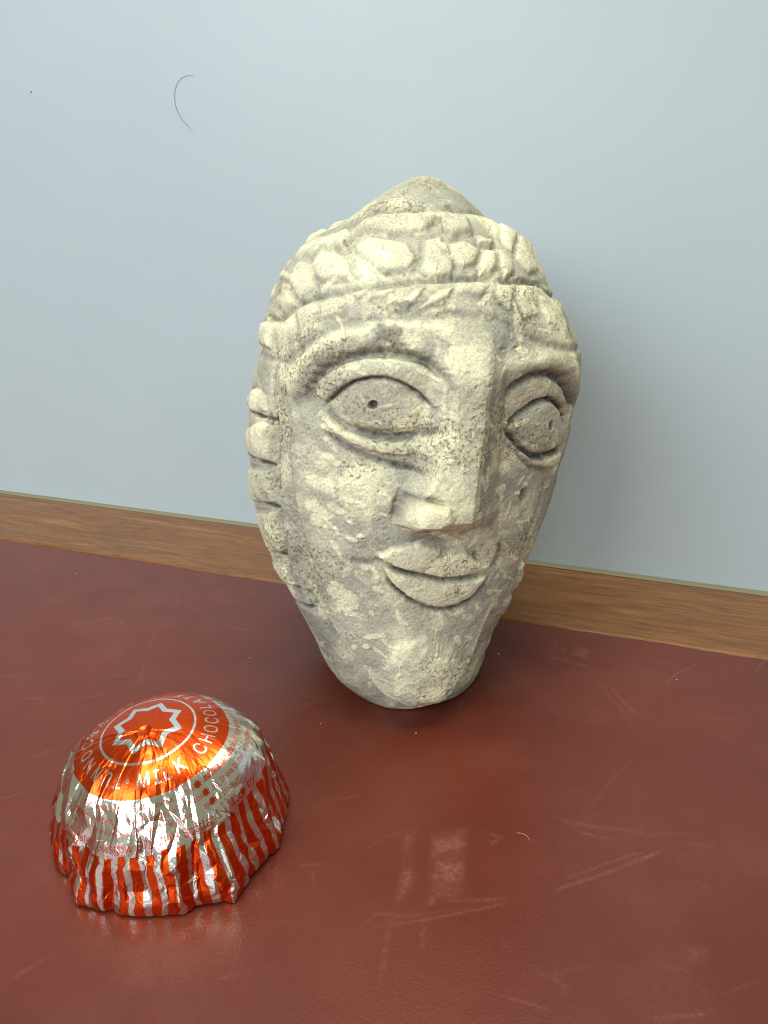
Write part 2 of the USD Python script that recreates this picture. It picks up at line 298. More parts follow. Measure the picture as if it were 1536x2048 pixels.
NOSE = [          # up, back of the nose from/to, foot from/to, height (mm)
    (131.1, -5.2, 7.6, -7.0, 13.3, 2.4),
    (124.6, -7.1, 6.0, -7.6, 12.4, 4.0),
    (116.4, -8.2, 5.0, -8.5, 12.9, 6.4),
    (108.0, -8.8, 4.8, -8.8, 13.5, 8.0),
    (99.5, -10.1, 3.1, -10.0, 13.7, 9.6),
    (93.8, -11.1, 2.3, -12.6, 13.6, 10.4),
    (88.2, -15.1, 1.6, -16.7, 13.6, 11.2),
    (83.8, -17.0, 1.1, -19.4, 14.0, 11.6),
    (81.8, -17.2, 0.9, -19.4, 14.4, 11.6),
]
# ---------------------------------------------------------------- desk frame: u runs along the wall, n away from the viewer
TURN = math.radians(-18.9)
U = np.array([math.cos(TURN), math.sin(TURN), 0.0])
N = np.array([-math.sin(TURN), math.cos(TURN), 0.0])
EDGE, BACK = 0.2938, 0.3550


def desk_xyz(p):
    return p[..., 0:1] * U + p[..., 1:2] * N + p[..., 2:3] * np.array([0, 0, 1.0])


def turned(m):
    m.vertices = desk_xyz(np.asarray(m.vertices))
    return m


# wall
wall_m = mat('wall_paint', {
    'g': ('geometry', {}),
    'n1': ('noise_texture', {'scale': 11.0, 'detail': 6.0, 'roughness': 0.6}),
    'r': ('rgb_ramp', {'ramp': [(0.3, (0.425, 0.50, 0.548)), (0.7, (0.447, 0.522, 0.568))]}),
    'n2': ('noise_texture', {'scale': 420.0, 'detail': 3.0}),
    'b': ('bump', {'strength': 0.06, 'distance': 0.0005}),
    'p': ('principled_bsdf', {'roughness': 0.42, 'specular_ior_level': 0.4})},
    [('g.position', 'n1.vector'), ('g.position', 'n2.vector'), ('n1.fac', 'r.fac'), ('r.color', 'p.base_color'), ('n2.fac', 'b.height'), ('b.normal', 'p.normal')], 'p.BSDF')
wall = usdkit.mesh(stage, '/World/wall', turned(box(0, BACK + 0.005 + 0.02, 0.55, 3.2, 0.04, 2.0)), wall_m).GetPrim()
tag(wall, 'pale blue grey painted wall behind the desk', None, None, 'structure')

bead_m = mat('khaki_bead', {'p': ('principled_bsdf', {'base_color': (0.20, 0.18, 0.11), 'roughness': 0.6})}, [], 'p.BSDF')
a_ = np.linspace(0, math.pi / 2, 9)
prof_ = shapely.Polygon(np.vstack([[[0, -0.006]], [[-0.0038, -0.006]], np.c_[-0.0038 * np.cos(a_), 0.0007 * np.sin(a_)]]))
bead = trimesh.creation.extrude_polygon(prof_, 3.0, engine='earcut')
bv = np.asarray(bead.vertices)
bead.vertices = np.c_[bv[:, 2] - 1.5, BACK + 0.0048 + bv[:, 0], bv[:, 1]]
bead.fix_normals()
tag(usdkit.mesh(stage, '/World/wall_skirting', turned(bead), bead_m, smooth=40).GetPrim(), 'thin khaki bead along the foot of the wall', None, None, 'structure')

# oak
oak_m = mat('oak', {
    'g': ('geometry', {}),
    'rot': ('vector_rotate', {'rotation_type': 'z_axis', 'rotate_type': 'z_axis', 'angle': -TURN}) if False else ('mapping', {'mapping_type': 'point', 'rotation': (0, 0, -TURN)}),
    'warp': ('noise_texture', {'scale': 9.0, 'detail': 2.0}),
    'wm': ('vector_math', {'math_type': 'multiply_add', 'vector2': (0.03, 0.016, 0.016)}),
    'st': ('mapping', {'mapping_type': 'point', 'scale': (5.0, 60.0, 60.0)}),
    'ring': ('noise_texture', {'scale': 2.2, 'detail': 3.0, 'roughness': 0.55}),
    'ringr': ('rgb_ramp', {'ramp': [(0.25, (0.12, 0.044, 0.010)), (0.42, (0.225, 0.092, 0.022)), (0.55, (0.160, 0.062, 0.015)), (0.75, (0.29, 0.130, 0.036))]}),
    'st2': ('mapping', {'mapping_type': 'point', 'scale': (34.0, 900.0, 900.0)}),
    'pore': ('noise_texture', {'scale': 1.6, 'detail': 2.0}),
    'porer': ('rgb_ramp', {'ramp': [(0.36, (0.35, 0.32, 0.30)), (0.50, (1, 1, 1))]}),
    'mul': ('mix_color', {'blend_type': 'multiply', 'fac': 0.55}),
    'b': ('bump', {'strength': 0.25, 'distance': 0.0003}),
    'p': ('principled_bsdf', {'roughness': 0.38})},
    [('g.position', 'rot.vector'), ('rot.vector', 'warp.vector'), ('warp.color', 'wm.vector1'), ('rot.vector', 'wm.vector3'),
     ('wm.vector', 'st.vector'), ('st.vector', 'ring.vector'), ('ring.fac', 'ringr.fac'), ('wm.vector', 'st2.vector'), ('st2.vector', 'pore.vector'), ('pore.fac', 'porer.fac'),
     ('ringr.color', 'mul.a'), ('porer.color', 'mul.b'), ('mul.result', 'p.base_color'), ('pore.fac', 'b.height'), ('b.normal', 'p.normal')], 'p.BSDF')
desk = thing('desk', 'oak desk with worn dark red leather writing surface', 'desk')
T = 0.036
usdkit.mesh(stage, '/World/desk/wooden_border', turned(box(0, (EDGE + BACK) / 2, -T / 2 + 0.0006, 2.0, BACK - EDGE, T, 0.0012)), oak_m, smooth=40)
usdkit.mesh(stage, '/World/desk/desk_top', turned(box(0, (EDGE - 0.5) / 2 - 0.001, -T / 2 - 0.002, 2.0, EDGE + 0.5 - 0.002, T, 0.001)), oak_m, smooth=40)

# leather sheet with its scuffs (worn strokes and rubbed patches, in metres on the desk)
leather_m = mat('red_leather', {
    'g': ('geometry', {}),
    'at': ('attribute', {'attribute': 'wear'}),
    'sep': ('separate_color', {}),
    'n1': ('noise_texture', {'scale': 14.0, 'detail': 5.0, 'roughness': 0.6}),
    'r1': ('rgb_ramp', {'ramp': [(0.30, (0.102, 0.0190, 0.0105)), (0.70, (0.139, 0.0280, 0.0158))]}),
    'n2': ('noise_texture', {'scale': 700.0, 'detail': 4.0, 'roughness': 0.7}),
    'r2': ('rgb_ramp', {'ramp': [(0.35, (0.25, 0.25, 0.25)), (0.65, (1, 1, 1))]}),
    'sm': ('math', {'math_type': 'multiply', 'use_clamp': True}),
    'mx': ('mix_color', {'b': (0.33, 0.155, 0.115)}),
    'rr': ('map_range', {'from_min': 0.3, 'from_max': 0.7, 'to_min': 0.26, 'to_max': 0.37}),
    'v': ('voronoi_texture', {'scale': 1500.0}),
    'b': ('bump', {'strength': 0.22, 'distance': 0.0002}),
    'rw': ('math', {'math_type': 'multiply_add', 'value2': 0.25}),
    'p': ('principled_bsdf', {'specular_ior_level': 0.42})},
    [('at.color', 'sep.color'), ('g.position', 'n1.vector'), ('g.position', 'n2.vector'), ('g.position', 'v.vector'), ('n1.fac', 'r1.fac'), ('n2.fac', 'r2.fac'),
     ('r2.color', 'sm.value1'), ('sep.r', 'sm.value2'), ('sm.value', 'mx.fac'), ('r1.color', 'mx.a'), ('mx.result', 'p.base_color'),
     ('n1.fac', 'rr.value'), ('rr.result', 'rw.value3'), ('sm.value', 'rw.value1'), ('rw.value', 'p.roughness'), ('v.distance', 'b.height'), ('b.normal', 'p.normal')], 'p.BSDF')
us = np.unique(np.round(np.r_[np.linspace(-1.0, -0.36, 12), np.arange(-0.36, -0.29, 0.004), np.arange(-0.29, 0.2501, 0.00075), np.arange(0.254, 0.36, 0.006), np.linspace(0.36, 1.0, 12)], 5))
ns = np.unique(np.round(np.r_[np.linspace(-0.5, 0.02, 10), np.arange(0.02, 0.06, 0.004), np.arange(0.06, EDGE - 0.0005, 0.00075), EDGE], 5))
uu, nn = np.meshgrid(us, ns)
lp = np.stack([uu, nn, np.zeros_like(uu)], -1).reshape(-1, 3)
lxy = desk_xyz(lp)[:, :2]
ragged = (meshkit.noise(np.c_[lp[:, 0] * 260, lp[:, 0] * 0, lp[:, 0] * 0], 5) - 0.5) * 0.0009 + (meshkit.noise(np.c_[lp[:, 0] * 60, lp[:, 0] * 0, lp[:, 0] * 0], 8) - 0.5) * 0.0012
lp[:, 1] += ragged * (lp[:, 1] > EDGE - 1e-6)
wear = np.zeros(len(lp))
ltree = cKDTree(lxy)
for width, strength, line in STROKES:
    q = np.array(line)
    seg = shapely.LineString(q)
    near = np.unique(np.concatenate(ltree.query_ball_point([seg.interpolate(t, True).coords[0] for t in np.linspace(0, 1, 40)], 0.02)).astype(int))
    if not len(near):
        continue
    pts = shapely.points(lxy[near])
    d = shapely.distance(pts, seg)
    t = shapely.line_locate_point(seg, pts, normalized=True)
    prof = np.clip(1 - (d / width) ** 2, 0, 1) * np.clip(np.minimum(t, 1 - t) * 6 + 0.15, 0, 1)
    hair_ = meshkit.noise(np.c_[t * seg.length * 90, d * 1900, np.full(len(near), q[0, 0] * 999)], 3)
    prof *= 0.25 + 1.2 * sstep(hair_, 0.25, 0.8) * (0.35 + 0.9 * meshkit.fbm(np.c_[lxy[near] * 190, np.zeros(len(near))], 2, 14))
    wear[near] = np.maximum(wear[near], prof * strength * 0.5)
for strength, poly in PATCHES:
    g = shapely.Polygon(poly)
    x0, y0, x1, y1 = g.bounds
    near = np.nonzero((lxy[:, 0] > x0 - 0.004) & (lxy[:, 0] < x1 + 0.004) & (lxy[:, 1] > y0 - 0.004) & (lxy[:, 1] < y1 + 0.004))[0]
    pts = shapely.points(lxy[near])
    d = np.where(shapely.contains(g, pts), shapely.distance(pts, g.exterior), 0)
    k = meshkit.fbm(np.c_[lxy[near] * 260, np.zeros(len(near))], 3, 6)
    wear[near] = np.maximum(wear[near], 0.72 * strength * np.clip(d / 0.003, 0, 1) * (0.35 + 0.65 * sstep(k, 0.30, 0.62)))
# fine random hairline scratches and rubbed haze
for k in range(90):
    c = np.array([rng.uniform(-0.3, 0.3), rng.uniform(0.06, 0.34)])
    a, L = rng.normal(0.35, 0.9), rng.uniform(0.004, 0.03)
    e = np.array([math.cos(a), math.sin(a)]) * L
    seg = shapely.LineString([c - e / 2, c + rng.normal(0, 0.0012, 2), c + e / 2])
    near = np.array(ltree.query_ball_point(c, L / 2 + 0.002), int)
    if len(near):
        d = shapely.distance(shapely.points(lxy[near]), seg)
        wear[near] = np.maximum(wear[near], np.clip(1 - d / 0.0009, 0, 1) * rng.uniform(0.04, 0.2))
haze = meshkit.fbm(np.c_[lxy * 45, np.zeros(len(lxy))], 4, 2)
wear = np.clip(wear + 0.07 * sstep(haze, 0.5, 0.8), 0, 1)
lv = desk_xyz(lp)
lv[:, 2] = 0.0
lf = grid_faces(len(ns), len(us), wrap=False)
# the sheet's own thickness: skirt down to the desk top
put('/World/desk/leather_inlay', lv, lf, leather_m, np.tile([0, 0, 1.0], (len(lv), 1)), np.c_[wear, wear, wear])

# ---------------------------------------------------------------- stone head: base body (metres, z up, the face looks towards -y)
AX, AY, YAW = 0.0105, 0.268, math.radians(14.0)      # axis of the head on the desk, and how far the face is turned
# z, left x, right x, front y, back y of the plain body without its carving
BODY = np.array([
    (0.0000, -0.0190, 0.0370, 0.2250, 0.2950),
    (0.0080, -0.0252, 0.0398, 0.2195, 0.3050),
    (0.0180, -0.0298, 0.0425, 0.2165, 0.3150),
    (0.0300, -0.0361, 0.0469, 0.2140, 0.3230),
    (0.0420, -0.0422, 0.0519, 0.2130, 0.3290),
    (0.0560, -0.0467, 0.0571, 0.2120, 0.3340),
    (0.0700, -0.0500, 0.0616, 0.2110, 0.3370),
    (0.0850, -0.0508, 0.0644, 0.2115, 0.3390),
    (0.1000, -0.0500, 0.0677, 0.2125, 0.3390),
    (0.1120, -0.0471, 0.0685, 0.2120, 0.3380),
    (0.1220, -0.0441, 0.0673, 0.2105, 0.3365),
    (0.1320, -0.0415, 0.0635, 0.2120, 0.3340),
    (0.1420, -0.0383, 0.0571, 0.2170, 0.3290),
    (0.1520, -0.0318, 0.0520, 0.2260, 0.3220),
    (0.1600, -0.0208, 0.0442, 0.2350, 0.3150),
    (0.1650, -0.0137, 0.0349, 0.2415, 0.3090),
    (0.1700, -0.0055, 0.0293, 0.2490, 0.3030),
    (0.1750, 0.0028, 0.0235, 0.2590, 0.2960),
    (0.1778, 0.0093, 0.0185, 0.2670, 0.2890),
    (0.1788, 0.0125, 0.0135, 0.2775, 0.2785)])
BODY_CURVE = PchipInterpolator(BODY[:, 0], BODY[:, 1:])

def body_points(theta, z):
    """Points of the plain body; theta = 0 looks out of the face, positive towards the right of the picture."""
    x0, x1, y0, y1 = np.moveaxis(BODY_CURVE(z), -1, 0)
    # front half is a blunt wedge, back half a round
    c, s = np.cos(theta), np.sin(theta)
    face = np.clip((z - 0.0) / 0.03, 0, 1) * np.clip((0.15 - z) / 0.03, 0, 1)
    n = np.where(c > 0, 2.15 + 0.1 * face, 2.2)
    wide = 1.0
    r = (np.abs(s / wide) ** n + np.abs(c) ** n) ** (-1 / n)
    xf, yf = r * s, -r * c
    cy, sy = math.cos(YAW), math.sin(YAW)
    x, y = xf * cy - yf * sy, xf * sy + yf * cy
    cx, hx = (x0 + x1) / 2, (x1 - x0) / 2
    ym, hy = (y0 + y1) / 2, (y1 - y0) / 2
    return np.stack([cx + hx * x / 1.0, ym + hy * y / 1.0, z + 0 * x], -1)
FWD = np.array([math.sin(YAW), -math.cos(YAW), 0.0])     # out of the face
SIDE = np.array([math.cos(YAW), math.sin(YAW), 0.0])     # along the face, to the right of the picture
def chart(p):
    """Where a point lies on the face: across it and up it, in millimetres."""
    q = p - np.array([AX, AY, 0.0])
    return np.stack([q @ SIDE, q[..., 2]], -1) * 1000
# ---------------------------------------------------------------- stone head: carving on the body
def lin(name):
    return np.array(CARVED[name], float)


th_front = np.linspace(-1.95, 1.95, 720)
th_back = np.linspace(1.95, 2 * math.pi - 1.95, 150)[1:-1]
theta = np.r_[th_front, th_back]
zr = np.r_[np.linspace(0, 0.165, 640), 0.1788 - 0.0138 * (1 - np.linspace(0, 1, 90)[1:] ** 0.55) ** 1.0 * 1.0]
zr = np.sort(np.clip(zr, 0, 0.17879))
TH, ZR = np.meshgrid(theta, zr)
hv = body_points(TH, ZR).reshape(-1, 3)
ncol, nrow = len(theta), len(zr)
hf = grid_faces(nrow, ncol)
# close the foot and the crown
foot, crown = len(hv), len(hv) + 1
hv = np.vstack([hv, hv[:ncol].mean(0), hv[-ncol:].mean(0) + [0, 0, 0.00002]])
j = np.arange(ncol)
hf = np.vstack([hf, np.c_[np.full(ncol, foot), (j + 1) % ncol, j], np.c_[np.full(ncol, crown), (nrow - 1) * ncol + j, (nrow - 1) * ncol + (j + 1) % ncol]])
hn = vertex_normals(hv, hf)
if (hn @ FWD)[np.argmin(hv[:, 1])] < 0:
    hf = hf[:, ::-1]
    hn = -hn
Q = chart(hv)
front = (hn @ FWD > -0.35) & (Q[:, 0] > -75)
FI = np.nonzero(front)[0]
q = qf = Q[FI]
QS = np.r_[np.c_[((TH.ravel() + math.pi) % (2 * math.pi) - math.pi) * 52, ZR.ravel() * 1000], [[0, -50], [0, 999]]]
qs = QS[FI]                      # round the head rather than across the face
disp = np.zeros(len(FI))          # along the body's normal, mm
push = np.zeros(len(FI))          # out of the face, mm
dirt_and_shade = np.zeros(len(hv))  # crust and stains, plus shade painted into the stone colour
pale = np.zeros(len(hv))
speck = np.zeros(len(hv))
part = np.zeros(len(hv), int)
grime = np.zeros(len(FI))


def near_of(poly, pad):
    x0, y0 = poly.min(0) - pad
    x1, y1 = poly.max(0) + pad
    return np.nonzero((q[:, 0] > x0) & (q[:, 0] < x1) & (q[:, 1] > y0) & (q[:, 1] < y1))[0]


def line_d(poly, pad):
    k = near_of(poly, pad)
    s = shapely.LineString(poly)
    p = shapely.points(q[k])
    return k, shapely.distance(p, s), shapely.line_locate_point(s, p, normalized=True)


def poly_sd(poly, pad):
    """signed distance, positive inside"""
    k = near_of(poly, pad)
    g = shapely.Polygon(poly).buffer(0)
    p = shapely.points(q[k])
    d = shapely.distance(p, g.boundary)
    return k, np.where(shapely.contains(g, p), d, -d)


wob = meshkit.fbm(hv[FI] * 260, 3, 4) - 0.5      # breaks the evenness of every chisel line
wob2 = meshkit.fbm(hv[FI] * 700, 3, 9) - 0.5


def groove(poly, width, depth, black=0.5, ends=8):
    k, d, t = line_d(np.asarray(poly, float), width * 3)
    w = width * (1 + 0.9 * wob[k])
    f = np.exp(-(d / np.maximum(w, 0.15)) ** 2) * np.clip(np.minimum(t, 1 - t) * ends + 0.25, 0, 1)
    disp[k] -= depth * f * (1 + 0.5 * wob2[k])
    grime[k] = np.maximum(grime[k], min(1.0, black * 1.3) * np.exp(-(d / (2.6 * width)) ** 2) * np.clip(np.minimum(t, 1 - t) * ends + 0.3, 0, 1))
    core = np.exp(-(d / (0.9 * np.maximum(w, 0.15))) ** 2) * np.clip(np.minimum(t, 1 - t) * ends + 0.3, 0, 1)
    dirt_and_shade[FI[k]] = np.maximum(dirt_and_shade[FI[k]], 1.2 * black * core * np.clip(0.85 + 1.4 * wob2[k] + 0.8 * wob[k], 0, 1.2))


def ridge(poly, width, height, cream=0.5):
    k, d, t = line_d(np.asarray(poly, float), width * 3)
    f = np.exp(-(d / width) ** 2) * np.clip(np.minimum(t, 1 - t) * 8 + 0.2, 0, 1)
    disp[k] += height * f * (1 + 0.5 * wob[k])
    pale[FI[k]] = np.maximum(pale[FI[k]], cream * f)


def pad(poly, height, bevel, dome=0.0, cream=0.0, to=None, fade=''):
    k, d = poly_sd(np.asarray(poly, float), bevel * 2)
    d = d + 0.9 * wob2[k] + 0.5 * wob[k]
    f = sstep(d, -bevel * 0.5, bevel * 0.5)
    h = height * f
    if dome:
        m = max(d.max(), 1e-6)
        h = h + dome * np.sqrt(np.clip(1 - (1 - np.clip(d, 0, m) / m) ** 2, 0, 1))
    if fade == 'left':
        h = h * (1 - sstep(q[k, 0], -12, -7.5))
        f = f * (1 - sstep(q[k, 0], -12, -7.5))
    (disp if to is None else to)[k] += h
    pale[FI[k]] = np.maximum(pale[FI[k]], cream * f)
    return k, d, f


def mark(k, d, value, margin=0.0):
    part[FI[k[d > margin]]] = value


NAMES = ['face', 'hair', 'cap', 'neck', 'nose', 'upper_lip', 'lower_lip', 'eyelid', 'eyelid_001', 'eyeball', 'eyeball_001', 'brow', 'headband']
# regions: hair above the hairline and beside the face, cap above its rim, neck below the chin
hl = lin('hair_line')
hl = np.vstack([[-120, hl[0, 1] - 16], hl, [90, hl[-1, 1] - 12]])
cr = lin('cap_rim')
cr = np.vstack([[-120, cr[0, 1] - 25], cr, [90, cr[-1, 1] - 25]])
bl = lin('band_line')
bl = np.vstack([[-120, bl[0, 1] - 10], bl, [90, bl[-1, 1] - 8]])
he = lin('hair_edge')
he = he[np.argsort(-he[:, 1])]
above = lambda l, p: p[:, 1] > np.interp(p[:, 0], l[:, 0], l[:, 1])
part[:] = np.where(above(cr, Q), 2, np.where(above(hl, Q), 1, np.where(above(bl, Q), 12, 0)))
side = np.interp(QS[:, 1], he[::-1, 1], he[::-1, 0])
beside = (QS[:, 0] < side) & (QS[:, 1] < he[0, 1] + 12) & (QS[:, 1] > he[-1, 1] - 6)
part[beside] = 1
rh = lin('right_hair')
rh = rh[np.argsort(-rh[:, 1])]
rside = np.interp(QS[:, 1], rh[::-1, 1], rh[::-1, 0], right=200)
part[(QS[:, 0] > rside + 1.0) & (QS[:, 1] < rh[0, 1]) & (QS[:, 1] > rh[-1, 1])] = 1
part[~front & (Q[:, 1] > 30) & (part != 2)] = 1

# the face stands proud of the neck, most of all at the chin
ce = np.vstack([lin('chin_edge_left'), lin('chin_edge_right')[::-1]])
cz = np.interp(q[:, 0], np.sort(ce[:, 0]), ce[np.argsort(ce[:, 0]), 1], left=60, right=60)
chin = q[:, 1] - cz + 0.9 * wob
fall = np.clip((46 - q[:, 1]) / 40, 0, 1) * np.exp(-(np.abs(q[:, 0] + 2) / 42) ** 4)
push += 5.5 * fall * sstep(chin, -1.2, 1.8)
neck = (q[:, 1] < 36) & (chin < 0)
part[FI[neck]] = 3
part[~front & (Q[:, 1] <= 30)] = 3
cl = lin('chin_edge_left')
for c_, sg in ((cl, -1), (lin('chin_edge_right'), 1)):
    k, d, t = line_d(c_, 16)
    below = q[k, 1] < np.interp(q[k, 0], np.sort(c_[:, 0]), c_[np.argsort(c_[:, 0]), 1])
    s_ = np.where(below, d, -d) + 0.5 * wob[k]
    disp[k] -= 4.6 * sstep(s_, -0.7, 0.9) * np.exp(-np.maximum(s_, 0) / 5.5) * np.clip(np.minimum(t, 1 - t) * 12, 0, 1)
    dirt_and_shade[FI[k]] = np.maximum(dirt_and_shade[FI[k]], 0.45 * np.exp(-((s_ - 0.9) / 0.8) ** 2) * np.clip(0.5 + 2.5 * wob2[k] + 2 * wob[k], 0, 1))
    pale[FI[k]] = np.maximum(pale[FI[k]], 0.5 * np.exp(-((s_ + 1.6) / 1.2) ** 2))  # highlight along the jaw edge, painted as paler stone
# cheeks flatten into planes
fe = lin('face_edge')
# brows, sockets, lids, eyeballs
for s in ('left', 'right'):
    g_ = lin('socket_' + s)
    k, d = poly_sd(g_, 6)
    low = 0.25 + 0.75 * sstep(q[k, 1], g_[:, 1].min() + 4, g_[:, 1].min() + 20)
    disp[k] -= 2.1 * low * sstep(d + 0.8 * wob2[k], -0.9 - 2.0 * (1 - low), 1.1 + 2.0 * (1 - low))
ridge(lin('brow_left'), 1.6, 0.75, 1.0)
ridge(lin('brow_right'), 2.6, 0.9, 0.8)
groove(lin('recess_left'), 1.7, 1.2, 0.6)
groove(lin('recess_right'), 1.5, 2.0, 0.7)
for s, a, b in (('left', 7, 9), ('right', 8, 10)):
    k, d, f = pad(lin('lid_' + s), 1.35, 0.9, 0.35, 0.45, fade=s)
    mark(k, d, a)
    k, d, f = pad(lin('lower_lid_' + s), 0.9, 1.2, 0.5, 0.75, fade=s)
    mark(k, d, a)
    k, d, f = pad(lin('eye_' + s), 0.0, 1.2, 1.6 if s == 'left' else 2.8, 0.2)
    mark(k, d, b)
groove(lin('lidline_left'), 0.7, 1.2, 0.95)
groove(lin('undergroove_left'), 1.3, 1.6, 0.6)
groove(lin('lower_line_left'), 0.9, 1.3, 0.75)
groove(lin('lidline_right'), 0.95, 2.0, 1.0)
groove(lin('under_right'), 0.95, 1.5, 0.9)
groove(lin('lower_line_right'), 1.1, 1.2, 0.3)
for s, rad, dep in (('left', 1.25, 2.6), ('right', 1.0, 2.0)):
    c = lin('pupil_' + s)
    k = near_of(c, 6)
    d = np.hypot(q[k, 0] - c[0, 0], (q[k, 1] - c[0, 1]) * (1.0 if s == 'left' else 0.62))
    disp[k] -= dep * (1 - sstep(d, rad * 0.55, rad * 1.15))
    dirt_and_shade[FI[k]] = np.maximum(dirt_and_shade[FI[k]], 0.85 * (1 - sstep(d, rad * 0.7, rad * 1.25)))

q = qs
groove(lin('valley'), 4.2, 2.0, 0.0)
q = qf
pad(lin('chin_boss'), 1.1, 4.0, 1.0, 0.55)
# nose: flat-backed, square-ended
nz_ = np.array(NOSE)[::-1]
z0n = nz_[0, 0]
zz = np.clip(q[:, 1], z0n, nz_[-1, 0])
col = lambda c: np.interp(zz, nz_[:, 0], nz_[:, c])
xl, xr, fl, fr, hh = col(1), col(2), col(3), col(4), col(5)
fl = np.minimum(fl, xl - 4.2)
xr = xr - 1.5
fr = np.maximum(fr - 1.0, xr + 3.0)
x = q[:, 0] + 0.35 * wob
up = sstep(x, 0, 1) * 0
prof = np.minimum(np.clip((x - fl) / (xl - fl), 0, 1), np.clip((fr - x) / (fr - xr), 0, 1))
crown_ = 0.3 * np.clip(1 - ((x - (xl + xr) / 2) / np.maximum((xr - xl) / 2, 1)) ** 2, 0, 1)
# the end of the nose drops back to the lip over a few millimetres
dip = 1.4 * np.exp(-((x + 6) / 6.5) ** 2) + 0.14 * np.abs(x + 6)
endz = z0n - 0.4 - 0.06 * (x + 8) + 0.8 * wob
under = np.clip((q[:, 1] - endz + 10.5) / 10.0, 0, 1)
under = 0.35 * under + 0.65 * under ** 1.6
top = 1 - sstep(q[:, 1], nz_[-1, 0] - 3, nz_[-1, 0] + 7)
nose = (hh * prof + crown_ * (prof > 0.6) * prof) * under * top
push += np.where(q[:, 1] > endz - 11, nose, 0)
isn = (prof > 0.25) & (q[:, 1] > endz - 5) & (q[:, 1] < nz_[-1, 0] - 8)
part[FI[isn]] = 4
wl = lin('wing_left')
k, d, f = pad(wl, 2.2, 2.2, 1.4, 0.9, to=push)
groove(lin('wing_crease'), 1.0, 2.2, 0.5)
pale[FI] = np.maximum(pale[FI], 0.6 * (prof > 0.8) * top * under)
for c, rad in zip(lin('nostril'), (2.1, 1.9)):
    k = near_of(c[None], 8)
    d = np.hypot((q[k, 0] - c[0]) * 0.8, (q[k, 1] - c[1] - 0.5) * 1.15)
    push[k] -= 3.0 * (1 - sstep(d, rad * 0.35, rad * 1.15))
    dirt_and_shade[FI[k]] = np.maximum(dirt_and_shade[FI[k]], 0.4 * (1 - sstep(d, rad * 0.4, rad * 1.2)) * np.clip(0.8 + 2 * wob2[k], 0, 1))

# mouth
k, d, f = pad(lin('upper_lip'), 1.5, 1.3, 0.9, 0.95)
mark(k, d, 5)
k, d, f = pad(lin('lower_lip'), 1.5, 1.3, 1.2, 0.9)
mark(k, d, 6)
groove(lin('mouth_line'), 0.7, 1.4, 0.7)
groove(lin('lip_line'), 0.75, 1.3, 0.85)
groove(lin('smile_left'), 1.2, 0.8, 0.25)
groove(lin('smile_right'), 1.6, 1.3, 0.4)
for nm, rad, dep in (('philtrum_pit', 1.2, 0.35), ('lip_pit', 1.4, 0.4), ('chin_pit', 1.7, 1.5), ('cheek_hole', 2.6, 1.4)):
    for c in lin(nm):
        k = near_of(c[None], 7)
        d = np.hypot(q[k, 0] - c[0], (q[k, 1] - c[1]) * 0.75) + 0.7 * wob2[k]
        disp[k] -= dep * (1 - sstep(d, rad * 0.3, rad))
        dirt_and_shade[FI[k]] = np.maximum(dirt_and_shade[FI[k]], 0.5 * (1 - sstep(d, rad * 0.4, rad)))

# headband, hair, cap
k, d, t = line_d(cr, 14)
sd = np.where(above(cr, q[k]), d, -d)
disp[k] += 1.7 * np.exp(-((sd + 2.0) / 2.0) ** 2)
pale[FI[k]] = np.maximum(pale[FI[k]], 0.7 * np.exp(-((sd + 2.0) / 2.0) ** 2))
groove(cr + [0, 0.8], 0.9, 0.9, 0.35, 400)
k, d, t = line_d(hl, 14)
sd = np.where(above(hl, q[k]), d, -d)
disp[k] += 0.45 * np.exp(-((sd + 2.6) / 2.6) ** 2)
pale[FI[k]] = np.maximum(pale[FI[k]], 0.6 * np.exp(-((sd + 2.2) / 1.8) ** 2))
groove(hl, 0.8, 1.3, 0.42, 400)
groove(bl, 1.2, 0.7, 0.25, 400)
for n_, L in enumerate(LOBES):
    p = np.array(L, float)
    rel = 1.0 if n_ < 14 else 0.34 if n_ < 23 else 0.9
    rel = 0.42 if n_ in (3, 4, 12, 13) else 0.64 if n_ < 14 else rel
    k, d = poly_sd(p, 4)
    edge = np.exp(-((d + 0.5) / 0.9) ** 2)
    disp[k] -= 0.75 * rel * edge
    low = np.clip((p[:, 1].mean() - q[k, 1]) / 7, 0, 1)
    dirt_and_shade[FI[k]] = np.maximum(dirt_and_shade[FI[k]], (0.35 + 0.4 * low) * np.exp(-((d + 0.6) / 0.8) ** 2) * np.clip(0.5 + 2.6 * wob2[k] + 1.5 * wob[k], 0, 1))  # dark crust round each curl, with shade painted on its lower edge
    pad(p, 0.4 * rel, 1.6 if n_ < 23 else 3.0, 1.5 * rel, 0.6)
q = qs
for L in SIDE_LOBES:
    p = np.array(L, float)
    k, d, f = pad(p, 0.4, 1.6, 1.2 if p[0, 0] < 0 else 0.7, 0.5)
    k, d = poly_sd(p, 4)
    disp[k] -= 0.7 * np.exp(-((d + 0.6) / 0.8) ** 2)
groove(lin('temple_edge'), 0.9, 1.1, 0.4)
groove(lin('face_edge'), 1.1, 0.5, 0.15)
groove(he, 0.9, 1.6, 0.55, 30)
nt_ = lin('notches')
for a in range(0, len(nt_) - 1, 2):
    groove(np.vstack([nt_[a] + [-9, 0.6], nt_[a + 1]]), 0.6, 1.2, 0.95, 30)
groove(rh, 1.0, 1.2, 0.4)
q = qf
# back and sides: plain locks
bk = np.abs(((TH.ravel() + math.pi) % (2 * math.pi)) - math.pi) > 1.5

P3 = hv.copy()
P3[FI] += hn[FI] * (disp / 1000)[:, None] + FWD * (push / 1000)[:, None]
